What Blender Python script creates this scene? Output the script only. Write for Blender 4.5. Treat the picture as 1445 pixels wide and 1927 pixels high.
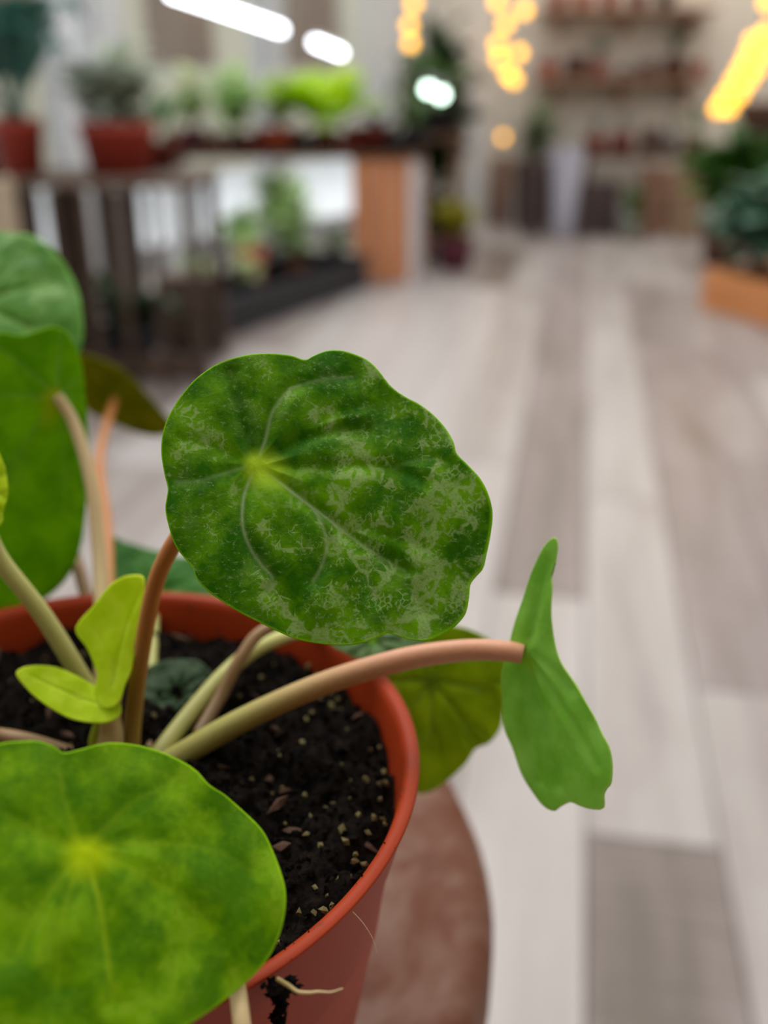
import bpy, math, random
import numpy as np
from mathutils import Vector, Matrix, Euler

# ------------------------------------------------------------------ camera, world, lights, exposure
for o in list(bpy.data.objects): bpy.data.objects.remove(o)
S = bpy.context.scene
COL = S.collection
F_PX, PITCH, CAM_Z = 1893.0, math.radians(23.7), 0.95
FOCUS = 0.1435
cam_d = bpy.data.cameras.new('camera'); cam = bpy.data.objects.new('camera', cam_d); COL.objects.link(cam)
cam.location = (0, 0, CAM_Z); cam.rotation_euler = (math.pi/2 - PITCH, 0, 0)
cam_d.sensor_fit = 'HORIZONTAL'; cam_d.sensor_width = 36.0
cam_d.lens = F_PX*36.0/1445.0
cam_d.clip_start = 0.005; cam_d.clip_end = 200
cam_d.dof.use_dof = True; cam_d.dof.focus_distance = FOCUS
cam_d.dof.aperture_fstop = cam_d.lens/3.6          # a 3.6 mm wide pupil, as in a phone
S.camera = cam
W = bpy.data.worlds.new('world'); S.world = W; W.use_nodes = True
bg = W.node_tree.nodes['Background']
bg.inputs[0].default_value = (0.93, 0.97, 1.0, 1); bg.inputs[1].default_value = 1.24
S.view_settings.view_transform = 'Standard'; S.view_settings.look = 'None'
S.view_settings.gamma = 1.0; S.view_settings.use_curve_mapping = False
S.view_settings.exposure = 0.2
S.cycles.max_bounces = 6; S.cycles.diffuse_bounces = 3; S.cycles.glossy_bounces = 2; S.cycles.transmission_bounces = 4; S.cycles.transparent_max_bounces = 6
S.cycles.caustics_reflective = False; S.cycles.caustics_refractive = False
sun_d = bpy.data.lights.new('sun', 'SUN'); sun = bpy.data.objects.new('sun', sun_d); COL.objects.link(sun)
sun_d.energy = 1.7; sun_d.angle = math.radians(40); sun_d.color = (1.0, 0.97, 0.92)   # veiled sun through haze
sun.rotation_euler = Vector((.35, -.62, -1.0)).to_track_quat('-Z', 'Y').to_euler()

# ------------------------------------------------------------------ helpers
CP = Vector((0, 0, CAM_Z))
RT = Vector((1, 0, 0)); UP = Vector((0, math.sin(PITCH), math.cos(PITCH))); FW = Vector((0, math.cos(PITCH), -math.sin(PITCH)))
def ray(x, y): return RT*((x-722.5)/F_PX) + UP*((963.5-y)/F_PX) + FW
def pt(x, y, d): return CP + ray(x, y)*d                       # point at depth d along the camera axis
def at(x, y, Y): r = ray(x, y); return CP + r*(Y/r.y)          # point at room distance Y
def on(x, y, z): r = ray(x, y); return CP + r*((z-CAM_Z)/r.z)  # point on the level z
def X_at(px, Y, z): return (px-722.5)/F_PX*(Y*math.cos(PITCH)+(CAM_Z-z)*math.sin(PITCH))
def lin(r, g, b):
    def c(v): v /= 255.0; return v/12.92 if v <= 0.04045 else ((v+0.055)/1.055)**2.4
    return (c(r), c(g), c(b), 1.0)
def link(o): COL.objects.link(o); return o
def mesh_obj(name, verts, faces, mat=None, parent=None, smooth=True, off=None):
    me = bpy.data.meshes.new(name)
    if off is not None: verts = [(v[0]-off[0], v[1]-off[1], v[2]-off[2]) for v in verts]
    me.from_pydata([tuple(v) for v in verts], [], faces); me.update()
    if smooth: me.polygons.foreach_set('use_smooth', [True]*len(me.polygons))
    if mat: me.materials.append(mat)
    o = bpy.data.objects.new(name, me); link(o)
    if parent: o.parent = parent
    return o
def empty(name, loc=(0, 0, 0), rz=0.0):
    o = bpy.data.objects.new(name, None); link(o); o.location = loc; o.rotation_euler = (0, 0, rz)
    o.empty_display_size = 0.05; return o
def tag(o, label=None, cat=None, group=None, kind=None):
    if label: o['label'] = label
    if cat: o['category'] = cat
    if group: o['group'] = group
    if kind: o['kind'] = kind
    return o
class MB:
    def __init__(s): s.v = []; s.f = []
    def add(s, v, f):
        n = len(s.v); s.v += [tuple(x) for x in v]; s.f += [tuple(i+n for i in q) for q in f]; return s
    def box(s, c, size, rz=0.0, bev=0.0):
        x, y, z = [k/2 for k in size]; b = min(bev, x*.45, y*.45, z*.45)
        M = Matrix.Rotation(rz, 3, 'Z'); c = Vector(c)
        if b <= 0:
            v = [Vector((i*x, j*y, k*z)) for k in (-1, 1) for i, j in ((-1, -1), (1, -1), (1, 1), (-1, 1))]
            f = [(3, 2, 1, 0), (4, 5, 6, 7), (0, 1, 5, 4), (1, 2, 6, 5), (2, 3, 7, 6), (3, 0, 4, 7)]
        else:                                   # chamfered top and bottom edges
            v = []
            for k, q in ((-z, b), (-z+b, 0), (z-b, 0), (z, b)):
                v += [Vector((i*(x-q), j*(y-q), k)) for i, j in ((-1, -1), (1, -1), (1, 1), (-1, 1))]
            f = [(3, 2, 1, 0), (12, 13, 14, 15)]
            for l in range(3):
                for i in range(4): f.append((l*4+i, l*4+(i+1) % 4, l*4+4+(i+1) % 4, l*4+4+i))
        return s.add([c + M @ q for q in v], f)
    def lathe(s, prof, c=(0, 0, 0), n=32):
        v = []; f = []; m = len(prof)
        for i in range(n):
            a = 2*math.pi*i/n
            v += [(c[0]+r*math.cos(a), c[1]+r*math.sin(a), c[2]+z) for r, z in prof]
        for i in range(n):
            j = (i+1) % n
            for k in range(m-1): f.append((i*m+k, j*m+k, j*m+k+1, i*m+k+1))
        return s.add(v, f)
    def tube(s, pts, rad, n=10, cap=True):
        pts = [Vector(p) for p in pts]; m = len(pts); v = []; f = []
        if not hasattr(rad, '__len__'): rad = [rad]*m
        t0 = (pts[1]-pts[0]).normalized(); side = t0.orthogonal().normalized()
        for i, p in enumerate(pts):
            t = (pts[min(i+1, m-1)]-pts[max(i-1, 0)]).normalized()
            side = (side - t*side.dot(t)).normalized(); b = t.cross(side)
            v += [p + (side*math.cos(2*math.pi*k/n) + b*math.sin(2*math.pi*k/n))*rad[i] for k in range(n)]
        for i in range(m-1):
            for k in range(n): f.append((i*n+k, i*n+(k+1) % n, (i+1)*n+(k+1) % n, (i+1)*n+k))
        if cap: f.append(tuple(range(n))[::-1]); f.append(tuple((m-1)*n+k for k in range(n)))
        return s.add(v, f)
    def ball(s, c, r, seg=10, rings=6, sq=(1, 1, 1)):
        v = [(c[0], c[1], c[2]-r*sq[2])]; f = []
        for i in range(1, rings):
            a = -math.pi/2 + math.pi*i/rings
            for k in range(seg):
                b = 2*math.pi*k/seg
                v.append((c[0]+r*sq[0]*math.cos(a)*math.cos(b), c[1]+r*sq[1]*math.cos(a)*math.sin(b), c[2]+r*sq[2]*math.sin(a)))
        v.append((c[0], c[1], c[2]+r*sq[2])); L = len(v)-1
        for k in range(seg):
            f.append((0, 1+(k+1) % seg, 1+k)); f.append((L, L-seg+k, L-seg+(k+1) % seg))
        for i in range(rings-2):
            for k in range(seg):
                a = 1+i*seg; f.append((a+k, a+(k+1) % seg, a+seg+(k+1) % seg, a+seg+k))
        return s.add(v, f)
    def build(s, name, mat, parent=None, smooth=False, off=None): return mesh_obj(name, s.v, s.f, mat, parent, smooth, off)
def crom(P, n, closed=False):
    P = [Vector(p) for p in P]; N = len(P); out = []
    segs = N if closed else N-1
    for i in range(segs):
        if closed: a, b, c, d = P[i-1], P[i], P[(i+1) % N], P[(i+2) % N]
        else: a, b, c, d = P[max(i-1, 0)], P[i], P[i+1], P[min(i+2, N-1)]
        for k in range(n):
            t = k/n
            out.append(0.5*((2*b) + (c-a)*t + (2*a-5*b+4*c-d)*t*t + (3*b-a-3*c+d)*t**3))
    if not closed: out.append(P[-1])
    return out

# ------------------------------------------------------------------ materials
class NT:
    def __init__(s, name):
        s.m = bpy.data.materials.new(name); s.m.use_nodes = True; s.t = s.m.node_tree
        s.p = s.t.nodes['Principled BSDF']; s.out = s.t.nodes['Material Output']
    def n(s, typ, ins=None, **kw):
        x = s.t.nodes.new(typ)
        for k, v in kw.items(): setattr(x, k, v)
        for k, v in (ins or {}).items(): s.put(x.inputs[k], v)
        return x
    def put(s, sock, v):
        if isinstance(v, bpy.types.NodeSocket): s.t.links.new(v, sock)
        else: sock.default_value = v
    def math(s, op, a, b=0.0, clamp=False):
        x = s.n('ShaderNodeMath', {0: a, 1: b}, operation=op); x.use_clamp = clamp; return x.outputs[0]
    def mix(s, fac, a, b, typ='MIX'):
        x = s.n('ShaderNodeMix', data_type='RGBA', blend_type=typ)
        s.put(x.inputs[0], fac); s.put(x.inputs[6], a); s.put(x.inputs[7], b); return x.outputs[2]
    def ramp(s, fac, lo, hi, a=0.0, b=1.0):
        x = s.n('ShaderNodeMapRange', {0: fac, 1: lo, 2: hi, 3: a, 4: b}, interpolation_type='SMOOTHSTEP'); return x.outputs[0]
    def noise(s, vec, scale, detail=4.0, rough=0.55, dist=0.0, col=False):
        x = s.n('ShaderNodeTexNoise', {'Scale': scale, 'Detail': detail, 'Roughness': rough, 'Distortion': dist})
        if vec is not None: s.put(x.inputs['Vector'], vec)
        return x.outputs['Color' if col else 'Fac']
    def voro(s, vec, scale, feat='DISTANCE_TO_EDGE', out='Distance'):
        x = s.n('ShaderNodeTexVoronoi', {'Scale': scale}, feature=feat); s.put(x.inputs['Vector'], vec); return x.outputs[out]
    def mapping(s, vec, scale=(1, 1, 1), loc=(0, 0, 0)):
        return s.n('ShaderNodeMapping', {'Vector': vec, 'Scale': scale, 'Location': loc}).outputs[0]
    def objco(s): return s.n('ShaderNodeTexCoord').outputs['Object']
    def bump(s, h, strength=0.3, dist=0.01):
        s.put(s.p.inputs['Normal'], s.n('ShaderNodeBump', {'Height': h, 'Strength': strength, 'Distance': dist}).outputs[0])
    def base(s, c, rough=0.5, spec=0.5):
        s.put(s.p.inputs['Base Color'], c); s.put(s.p.inputs['Roughness'], rough); s.put(s.p.inputs['Specular IOR Level'], spec); return s
MC = {}
def plain(name, rgb, rough=0.6, spec=0.4, var=0.25, scale=30.0, bump=0.15, metal=0.0):
    """matte paint, plastic or clay with slight mottling"""
    if name in MC: return MC[name]
    m = NT(name); c = lin(*rgb); co = m.objco()
    nz = m.noise(co, scale, 5)
    d = tuple(k*(1-var) for k in c[:3])+(1,); l = tuple(min(1, k*(1+var*.6)) for k in c[:3])+(1,)
    m.base(m.mix(nz, d, l), rough, spec); m.p.inputs['Metallic'].default_value = metal
    m.bump(m.noise(co, scale*3, 3), bump, 0.003)
    MC[name] = m.m; return m.m
def wood(name, rgb, rgb2, axis='Z', rough=0.65, scale=1.0):
    if name in MC: return MC[name]
    m = NT(name); sc = {'X': (2, 30, 30), 'Y': (30, 2, 30), 'Z': (30, 30, 2)}[axis]
    co = m.mapping(m.objco(), tuple(k*scale for k in sc))
    g = m.noise(co, 1.0, 6, .6, .8)
    m.base(m.mix(m.ramp(g, .3, .7), lin(*rgb2), lin(*rgb)), rough, .3); m.bump(g, .25, .004)
    MC[name] = m.m; return m.m
def emit(name, rgb, strength):
    if name in MC: return MC[name]
    m = NT(name); c = lin(*rgb); m.base(c, .4)
    m.put(m.p.inputs['Emission Color'], c); m.p.inputs['Emission Strength'].default_value = strength
    MC[name] = m.m; return m.m
def foliage(name, rgb, rgb2=None, rough=0.45, trans=0.3):
    """simple leaf for the plants of the room behind"""
    if name in MC: return MC[name]
    m = NT(name); rgb2 = rgb2 or tuple(k*.6 for k in rgb)
    co = m.objco(); r = m.n('ShaderNodeObjectInfo').outputs['Random']
    nz = m.noise(co, 18.0, 4)
    f = m.math('ADD', m.math('MULTIPLY', r, .6), m.math('MULTIPLY', m.math('SUBTRACT', nz, .3), .9), True)
    c = m.mix(f, lin(*rgb2), lin(*rgb)); m.base(c, rough, .5)
    tr = m.n('ShaderNodeBsdfTranslucent', {'Color': c})
    mx = m.n('ShaderNodeMixShader', {0: trans, 1: m.p.outputs[0], 2: tr.outputs[0]})
    m.t.links.new(mx.outputs[0], m.out.inputs[0]); MC[name] = m.m; return m.m
def leaf_mat(name, dark, mid, pale, fleck=1.0, rough=0.34, trans=0.35, seed=0.0, coat=0.0, vein=(150, 185, 90), center=(150, 215, 20), detail=1.0, spec=.12, bump=.4, lean=(0, 0, 0)):
    """variegated leaf: dark islands in a broken pale network, pale veins, yellow-green centre"""
    m = NT(name)
    co = m.n('ShaderNodeAttribute', attribute_name='leaf_co').outputs['Vector']
    vn = m.n('ShaderNodeAttribute', attribute_name='vein').outputs['Fac']
    rr = m.n('ShaderNodeAttribute', attribute_name='radius').outputs['Fac']
    raw = co; co = m.mapping(co, loc=(seed, seed*1.7, 0))
    bias = m.n('ShaderNodeVectorMath', {0: raw, 1: lean}, operation='DOT_PRODUCT').outputs['Value']
    warp = m.n('ShaderNodeVectorMath', {0: m.noise(co, 7, 4, .6, 0, True), 1: (.5, .5, .5)}, operation='SUBTRACT').outputs[0]
    wv = m.n('ShaderNodeVectorMath', {0: warp, 3: .10}, operation='SCALE').outputs[0]
    cw = m.n('ShaderNodeVectorMath', {0: co, 1: wv}, operation='ADD').outputs[0]
    fine = m.noise(co, 46*detail, 5, .7)
    thick = m.ramp(m.math('ADD', m.noise(co, 2.6, 3), bias), .51, .64)                    # where the network is broad
    eA = m.voro(cw, 8.5*detail); eB = m.voro(cw, 21*detail)
    netA = m.math('SUBTRACT', 1.0, m.ramp(m.math('ADD', eA, m.math('MULTIPLY', m.math('SUBTRACT', fine, .5), .035)), m.math('MULTIPLY', thick, .10), m.math('ADD', .006, m.math('MULTIPLY', thick, .20))))
    netB = m.math('SUBTRACT', 1.0, m.ramp(m.math('ADD', eB, m.math('MULTIPLY', m.math('SUBTRACT', fine, .5), .06)), m.math('MULTIPLY', thick, .08), m.math('ADD', .014, m.math('MULTIPLY', thick, .18))))
    pa = m.ramp(m.noise(co, 5.5, 5, .62), .47, .55); pb = m.ramp(m.noise(m.mapping(co, loc=(4, 2, 0)), 7, 6, .65), .49, .56)
    big0 = m.noise(m.mapping(co, loc=(1.3, 7.1, 0)), 3.6, 5, .62)
    fl = m.math('MAXIMUM', m.math('MULTIPLY', netA, pa), m.math('MULTIPLY', netB, pb))
    specks = m.ramp(m.noise(m.mapping(co, (.8, 1.25, 1)), 22*detail, 6, .78, .4), .555, .61)
    fl = m.math('MAXIMUM', fl, m.math('MULTIPLY', specks, m.ramp(big0, .44, .54, .12, .85)))
    fl = m.math('MULTIPLY', fl, m.ramp(fine, .38, .55, .45, 1.0))
    fl = m.math('MULTIPLY', fl, m.ramp(rr, .1, .4, .15, fleck))
    big = m.noise(co, 2.6, 4, .6); sm = m.noise(cw, 19, 5, .6)
    f = m.math('ADD', m.ramp(big, .36, .66), m.math('MULTIPLY', m.math('SUBTRACT', sm, .5), 1.1), True)
    c = m.mix(f, lin(*dark), lin(*mid))
    c = m.mix(m.math('MULTIPLY', m.ramp(big0, .54, .68), .12), c, lin(*pale))
    c = m.mix(m.math('MULTIPLY', fl, .72), c, lin(*pale))
    c = m.mix(m.math('MULTIPLY', vn, .75), c, lin(*vein))
    c = m.mix(m.ramp(rr, .98, 1.0, 0, .75), c, lin(*[min(255, k*1.25+20) for k in mid]))
    c = m.mix(m.ramp(rr, .015, .20, 1, 0), c, lin(*center))
    m.base(c, m.ramp(fine, .3, .7, rough-.05, rough+.12), spec); m.p.inputs['Coat Weight'].default_value = coat; m.p.inputs['Coat Roughness'].default_value = .25
    if bump < .3: h = m.noise(co, 17, 2)
    else: h = m.math('ADD', m.math('MULTIPLY', sm, .6), m.math('MULTIPLY', fine, .3))
    m.bump(h, bump, .0006)
    tr = m.n('ShaderNodeBsdfTranslucent', {'Color': m.mix(.5, c, lin(*mid))})
    mx = m.n('ShaderNodeMixShader', {0: trans, 1: m.p.outputs[0], 2: tr.outputs[0]})
    m.t.links.new(mx.outputs[0], m.out.inputs[0]); return m.m
def stem_mat(name, low, high, z0, z1):
    """petiole colour running from the soil end to the blade end"""
    m = NT(name)
    k = m.n('ShaderNodeAttribute', attribute_name='along').outputs['Fac']
    co = m.mapping(m.objco(), (1, 1, 1)); nz = m.noise(co, 900, 3)
    c = m.mix(m.ramp(k, z0, z1), lin(*low), lin(*high)); c = m.mix(m.math('MULTIPLY', nz, .18), c, lin(90, 70, 30))
    m.base(c, .45, .4); m.p.inputs['Subsurface Weight'].default_value = .2; m.p.inputs['Subsurface Radius'].default_value = (.002, .0015, .0006); m.p.inputs['Subsurface Scale'].default_value = 1.0
    m.bump(nz, .15, .0004); return m.m
def glass():
    m = NT('window_glass'); t = m.n('ShaderNodeBsdfTransparent', {'Color': (.96, .98, .98, 1)}); g = m.n('ShaderNodeBsdfGlossy', {'Roughness': .02})
    lw = m.n('ShaderNodeLayerWeight', {'Blend': .5}).outputs['Facing']; fr = m.math('ADD', m.math('MULTIPLY', m.math('POWER', lw, 5.0), .7), .03); mx = m.n('ShaderNodeMixShader', {0: fr, 1: t.outputs[0], 2: g.outputs[0]})
    m.t.links.new(mx.outputs[0], m.out.inputs[0]); return m.m
GLASS = glass()
def plank_mat():
    m = NT('whitewashed_plank'); oc = m.objco()
    tone = m.n('ShaderNodeAttribute', attribute_name='tone', attribute_type='OBJECT').outputs['Fac']
    rnd = m.n('ShaderNodeObjectInfo').outputs['Random']
    o3 = m.n('ShaderNodeCombineXYZ', {0: m.math('MULTIPLY', rnd, 37), 1: m.math('MULTIPLY', rnd, 91), 2: 0.0}).outputs[0]
    co = m.n('ShaderNodeVectorMath', {0: oc, 1: o3}, operation='ADD').outputs[0]
    streak = m.noise(m.mapping(co, (11, 1.3, 1)), 1.0, 5, .6, .5)          # washes along the plank
    grain = m.noise(m.mapping(co, (90, 4, 1)), 1.0, 4, .65)
    saw = m.noise(m.mapping(co, (3, 60, 1)), 1.0, 4, .7, .6)               # saw marks across it
    f = m.math('ADD', tone, m.math('MULTIPLY', m.math('SUBTRACT', streak, .5), .95))
    f = m.math('ADD', f, m.math('MULTIPLY', m.math('SUBTRACT', grain, .5), .25))
    f = m.math('ADD', f, m.math('MULTIPLY', m.math('SUBTRACT', saw, .5), m.math('MULTIPLY', m.math('SUBTRACT', 1.0, tone), .55)), True)
    c = m.n('ShaderNodeValToRGB', {0: f}); e = c.color_ramp.elements
    e[0].position = .0; e[0].color = lin(104, 92, 82); e[1].position = 1.0; e[1].color = lin(186, 177, 174)
    e.new(.35).color = lin(142, 128, 124); e.new(.65).color = lin(164, 155, 149)
    m.base(c.outputs[0], m.ramp(grain, .2, .8, .30, .46), .4); m.bump(grain, .12, .002); return m.m

# ------------------------------------------------------------------ the room
def wall_x(Y): return -5.47 + 0.763*Y               # line of the glazed left wall
YB, XR, Y0 = 7.30, 3.3, -1.2
PH = math.radians(10.4)
PM = plank_mat()
fx0 = wall_x(Y0)
floor = mesh_obj('floor', [(wall_x(Y0), Y0, -.012), (XR, Y0, -.012), (XR, YB, -.012), (wall_x(YB), YB, -.012),
                           (wall_x(Y0), Y0, -.06), (XR, Y0, -.06), (XR, YB, -.06), (wall_x(YB), YB, -.06)],
                 [(0, 1, 2, 3), (7, 6, 5, 4), (0, 4, 5, 1), (1, 5, 6, 2), (2, 6, 7, 3), (3, 7, 4, 0)], plain('plank_joint', (80, 72, 68)), smooth=False)
tag(floor, 'whitewashed grey plank floor', None, kind='structure')
PW, PL = .18, 1.2
plank_me = MB().box((0, 0, -.006), (PW-.0022, PL-.0022, .012), 0, .0012)
pm = bpy.data.meshes.new('plank'); pm.from_pydata(plank_me.v, [], plank_me.f); pm.materials.append(PM)
rnd = random.Random(5)
ax = Vector((math.sin(PH), math.cos(PH))); bx_ = Vector((math.cos(PH), -math.sin(PH)))
known = {(0, -1): .10, (0, 0): .66, (0, 1): .70, (-1, -1): .72, (-1, 0): .18, (-1, 1): .30, (1, 0): .30, (1, -1): .62, (1, 1): .30, (-2, 0): .72, (-2, 1): .62,
         (-3, 1): .85, (-3, 2): .9, (-2, 2): .6, (2, 1): .4, (2, 0): .25, (-4, 1): .95, (-4, 2): .9, (0, 2): .7, (0, 3): .62, (-1, 2): .4, (1, 2): .3, (-5, 1): .98, (-5, 2): .95, (-6, 1): .95, (-6, 2): .9, (-4, 0): .9, (-5, 0): .9, (-3, 0): .8}
for c in range(-30, 20):
    joint = {0: 1.110, -1: 1.78, 1: 1.50, -2: 1.30}.get(c, rnd.uniform(.6, 1.8))
    for k in range(-3, 7):
        a = joint + (k+.5)*PL; b = .075 + (c+.5)*PW
        p = ax*a + bx_*b
        ends = [ax*(a+s*PL/2)+bx_*b for s in (-1, 1)]
        tone = known.get((c, k), min(.95, max(.08, rnd.gauss(.58, .2))))
        if p.y < -.9 or any(q.y > YB or q.x > XR or q.x < wall_x(q.y) for q in ends):
            # planks cut at the walls are shortened to what fits
            lo, hi = a-PL/2, a+PL/2; ok = []
            for i in range(13):
                q = ax*(lo+(hi-lo)*i/12)+bx_*b
                if q.y < YB and q.x < XR-.1 and q.x > wall_x(q.y)+.1 and q.y > -.9: ok.append(i)
            if len(ok) < 2: continue
            l2, h2 = lo+(hi-lo)*ok[0]/12, lo+(hi-lo)*ok[-1]/12
            mm = MB().box((0, 0, -.006), (PW-.0022, h2-l2-.0022, .012), 0, .0012)
            o = mm.build('plank', PM, floor); a = (l2+h2)/2; p = ax*a+bx_*b
        else:
            o = bpy.data.objects.new('plank', pm); link(o); o.parent = floor
        o.location = (p.x, p.y, 0); o.rotation_euler = (0, 0, -PH); o['tone'] = tone

WALLC = plain('beige_plaster', (230, 220, 206), .85, .2, .10, 6, .2)
WHITE = plain('white_paint', (222, 222, 224), .55, .3, .06, 8, .1)
back = MB().box(((wall_x(YB)+XR)/2+.1, YB+.06, 1.3), (XR-wall_x(YB)+.4, .12, 2.72)).build('wall_back', WALLC); tag(back, 'beige plaster wall behind the shelves', kind='structure')
wr = MB().box((XR+.06, (Y0+YB)/2, 1.3), (.12, YB-Y0, 2.72)).build('wall_right', WALLC); tag(wr, 'beige plaster wall on the right', kind='structure')
bb = MB().box(((wall_x(YB)+XR)/2, YB-.008, .05), (XR-wall_x(YB)-.1, .016, .1), 0, .004).build('baseboard_back', WHITE); tag(bb, 'white baseboard under the back wall', kind='structure')
# glazed left wall: low kerb, lintel, posts and window frames with panes
wd = Vector((.763, 1, 0)).normalized(); wn = Vector((wd.y, -wd.x, 0)); wrz = math.atan2(wd.y, wd.x)
wA = Vector((wall_x(Y0), Y0, 0)); wlen = (Vector((wall_x(YB), YB, 0))-wA).length
wl = MB(); out = -wn*.06
wl.box(wA+wd*wlen/2+out+Vector((0, 0, -.02)), (wlen, .12, .09), wrz); wl.box(wA+wd*wlen/2+out+Vector((0, 0, 2.5)), (wlen, .12, .32), wrz)
NW = 9; step = wlen/NW
for i in range(NW+1): wl.box(wA+wd*min(max(i*step, .06), wlen-.06)+out+Vector((0, 0, 1.18)), (.12, .12, 2.34), wrz)
tag(wl.build('wall_left', WHITE), 'white glazed wall on the left', kind='structure')
for i in range(NW):
    c = wA+wd*(i+.5)*step+out; w = step-.13
    win = empty('window_%d' % (i+1), (c.x, c.y, .03), wrz); tag(win, 'tall window with white frame and glass panes', kind='structure')
    fr = MB()
    for sx in (-1, 1): fr.box((sx*(w/2-.025), 0, 1.155), (.05, .06, 2.29), 0, .004)
    for z in (.025, 1.55, 2.27): fr.box((0, 0, z), (w-.1, .06, .05), 0, .004)
    fr.build('window_frame', WHITE, win)
    MB().box((0, 0, .79), (w-.1, .006, 1.46)).build('pane', GLASS, win); MB().box((0, 0, 1.91), (w-.1, .006, .67)).build('pane', GLASS, win)
wf = MB().box(((fx0+XR)/2, Y0-.06, 1.3), (XR-fx0+.3, .12, 2.72)).build('wall_front_light_block', plain('light_block_brown', (120, 104, 90), .8, .2, .2, 5)); tag(wf, 'unseen wall added behind the camera to hold back light', kind='structure')  # unseen wall, added to cut the sky light coming from behind the camera
# unseen roof: boards added behind the camera to block the sky, open rafters ahead
ce = MB().box(((fx0+XR)/2, Y0+.2, 2.72), (XR-fx0+.3, .4, .1))
RAF = wood('rafter_wood', (150, 120, 92), (110, 84, 62), 'X')
for k in range(6): ce.box((-1.3, .45+k*1.35, 2.72), (10.0, .05, .10), 0, .005)
tag(ce.build('ceiling_light_block', RAF), 'unseen roof, added light blocking boards behind the camera and open rafters', kind='structure')
# outside: pale paving and the facade over the way
pav = mesh_obj('ground', [(-16, -6, -.1), (8, -6, -.1), (8, 26, -.1), (-16, 26, -.1)], [(0, 1, 2, 3)], plain('pale_paving', (232, 232, 236), .8, .2, .08, 2, .1)); tag(pav, 'pale paving outside the windows', kind='structure')
fc = wA+wd*(wlen*1.2)-wn*4.6
fac = empty('neighbour_building', (fc.x, fc.y, -.1), wrz); tag(fac, 'cream facade with brown windows seen beyond the glazed wall', 'building')
MB().box((0, 0, 1.9), (26, .3, 3.8)).build('facade', plain('cream_render', (186, 178, 160), .9, .1, .3, .5), fac)
for k in range(11): MB().box((-10.5+k*2.1, -.16, 1.75), (.9, .04, 1.3), 0, .01).build('window', plain('brown_shutter', (120, 100, 84)), fac)

# ------------------------------------------------------------------ the plant stand and the potted plant
HR = .1072; RIM_Z = CAM_Z-HR; PC = Vector((-.0535, .1404, 0)); PR = .060; PHT = .095
SOIL_Z = RIM_Z-.0066; BASE_Z = RIM_Z-PHT
stand = empty('plant_stand', (-.1073, .2125, 0)); tag(stand, 'round brown mottled stand under the terracotta coloured pot', 'plant stand')
def mottled():
    m = NT('mottled_brown_top'); co = m.objco(); a = m.noise(co, 22, 6, .65, .6); b = m.noise(co, 60, 5, .6)
    c = m.mix(m.ramp(a, .38, .62), lin(96, 48, 22), lin(126, 96, 80)); c = m.mix(m.ramp(b, .55, .75, 0, .5), c, lin(84, 44, 26)); m.base(c, .6, .3); m.bump(a, .2, .002); return m.m
MB().lathe([(0, BASE_Z), (.128, BASE_Z), (.1345, BASE_Z-.002), (.137, BASE_Z-.008), (.137, BASE_Z-.02), (.134, BASE_Z-.026), (0, BASE_Z-.026)], n=96).build('top', mottled(), stand, True)
DK = plain('dark_iron', (52, 46, 44), .5, .5)
MB().lathe([(0, BASE_Z-.026), (.05, BASE_Z-.026), (.05, BASE_Z-.032), (.014, BASE_Z-.036), (.014, .04), (.03, .03), (0, .03)], n=24).build('pole', DK, stand, True)
MB().lathe([(0, .035), (.03, .034), (.15, .016), (.156, .008), (.156, 0), (0, 0)], n=48).build('base', DK, stand, True)

plant = empty('potted_plant', (PC.x, PC.y, BASE_Z)); tag(plant, 'young plant with round variegated green leaves in a terracotta coloured pot, in focus in front', 'potted plant')
PO = Vector((PC.x, PC.y, BASE_Z))
def pot_mat():
    m = NT('terracotta_plastic'); co = m.objco(); a = m.noise(co, 60, 5, .6); b = m.noise(co, 420, 4, .6)
    c = m.mix(a, lin(146, 48, 16), lin(166, 58, 22)); c = m.mix(m.ramp(b, .62, .76, 0, .7), c, lin(70, 48, 38))
    m.base(c, .48, .16); m.bump(m.math('ADD', a, m.math('MULTIPLY', b, .3)), .15, .0006); return m.m
POT = pot_mat(); h = PHT
MB().lathe([(0, .003), (.030, .003), (.031, 0), (.0405, 0), (.0425, .002), (.0555, h-.013), (.0562, h-.012), (.0590, h-.0012), (.0596, h-.0003), (.0593, h), (.0580, h), (.0572, h-.0004), (.0566, h-.002),
            (.0552, h-.010), (.053, h-.03), (.041, .006), (0, .005)], n=160).build('pot', POT, plant, True)
# soil: rough mound, crumbs, pale grit and bark
rs = np.random.RandomState(3)
def rough(x, y):
    return (.0011*np.sin(x*310+1.3*np.sin(y*270))+.0009*np.sin(y*420+x*130)+.0007*np.sin(x*760-y*690)+.0005*np.sin(x*1500+y*1210))
SV = []; SF = []; NR, NS = 60, 160; RS = .0553
for i in range(NR+1):
    for k in range(NS):
        r = RS*i/NR; a = 2*math.pi*k/NS; x, y = r*math.cos(a), r*math.sin(a)
        z = float(rough(x, y)) + rs.normal(0, .00045) - .0012*(r/RS)**4 + .002*math.cos(min(1, r/RS)*math.pi/2)
        SV.append((x, y, SOIL_Z-BASE_Z+z))
for i in range(NR):
    for k in range(NS): SF.append((i*NS+k, i*NS+(k+1) % NS, (i+1)*NS+(k+1) % NS, (i+1)*NS+k))
def soil_mat():
    m = NT('peat_soil'); co = m.objco(); a = m.noise(co, 500, 6, .7); b = m.noise(co, 160, 4)
    m.base(m.mix(m.ramp(a, .35, .75), lin(9, 8, 7), lin(40, 32, 26)), .95, .05); m.bump(m.math('ADD', a, b), .8, .0015); return m.m
SOIL = soil_mat()
mesh_obj('soil', SV, SF, SOIL, plant)
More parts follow.
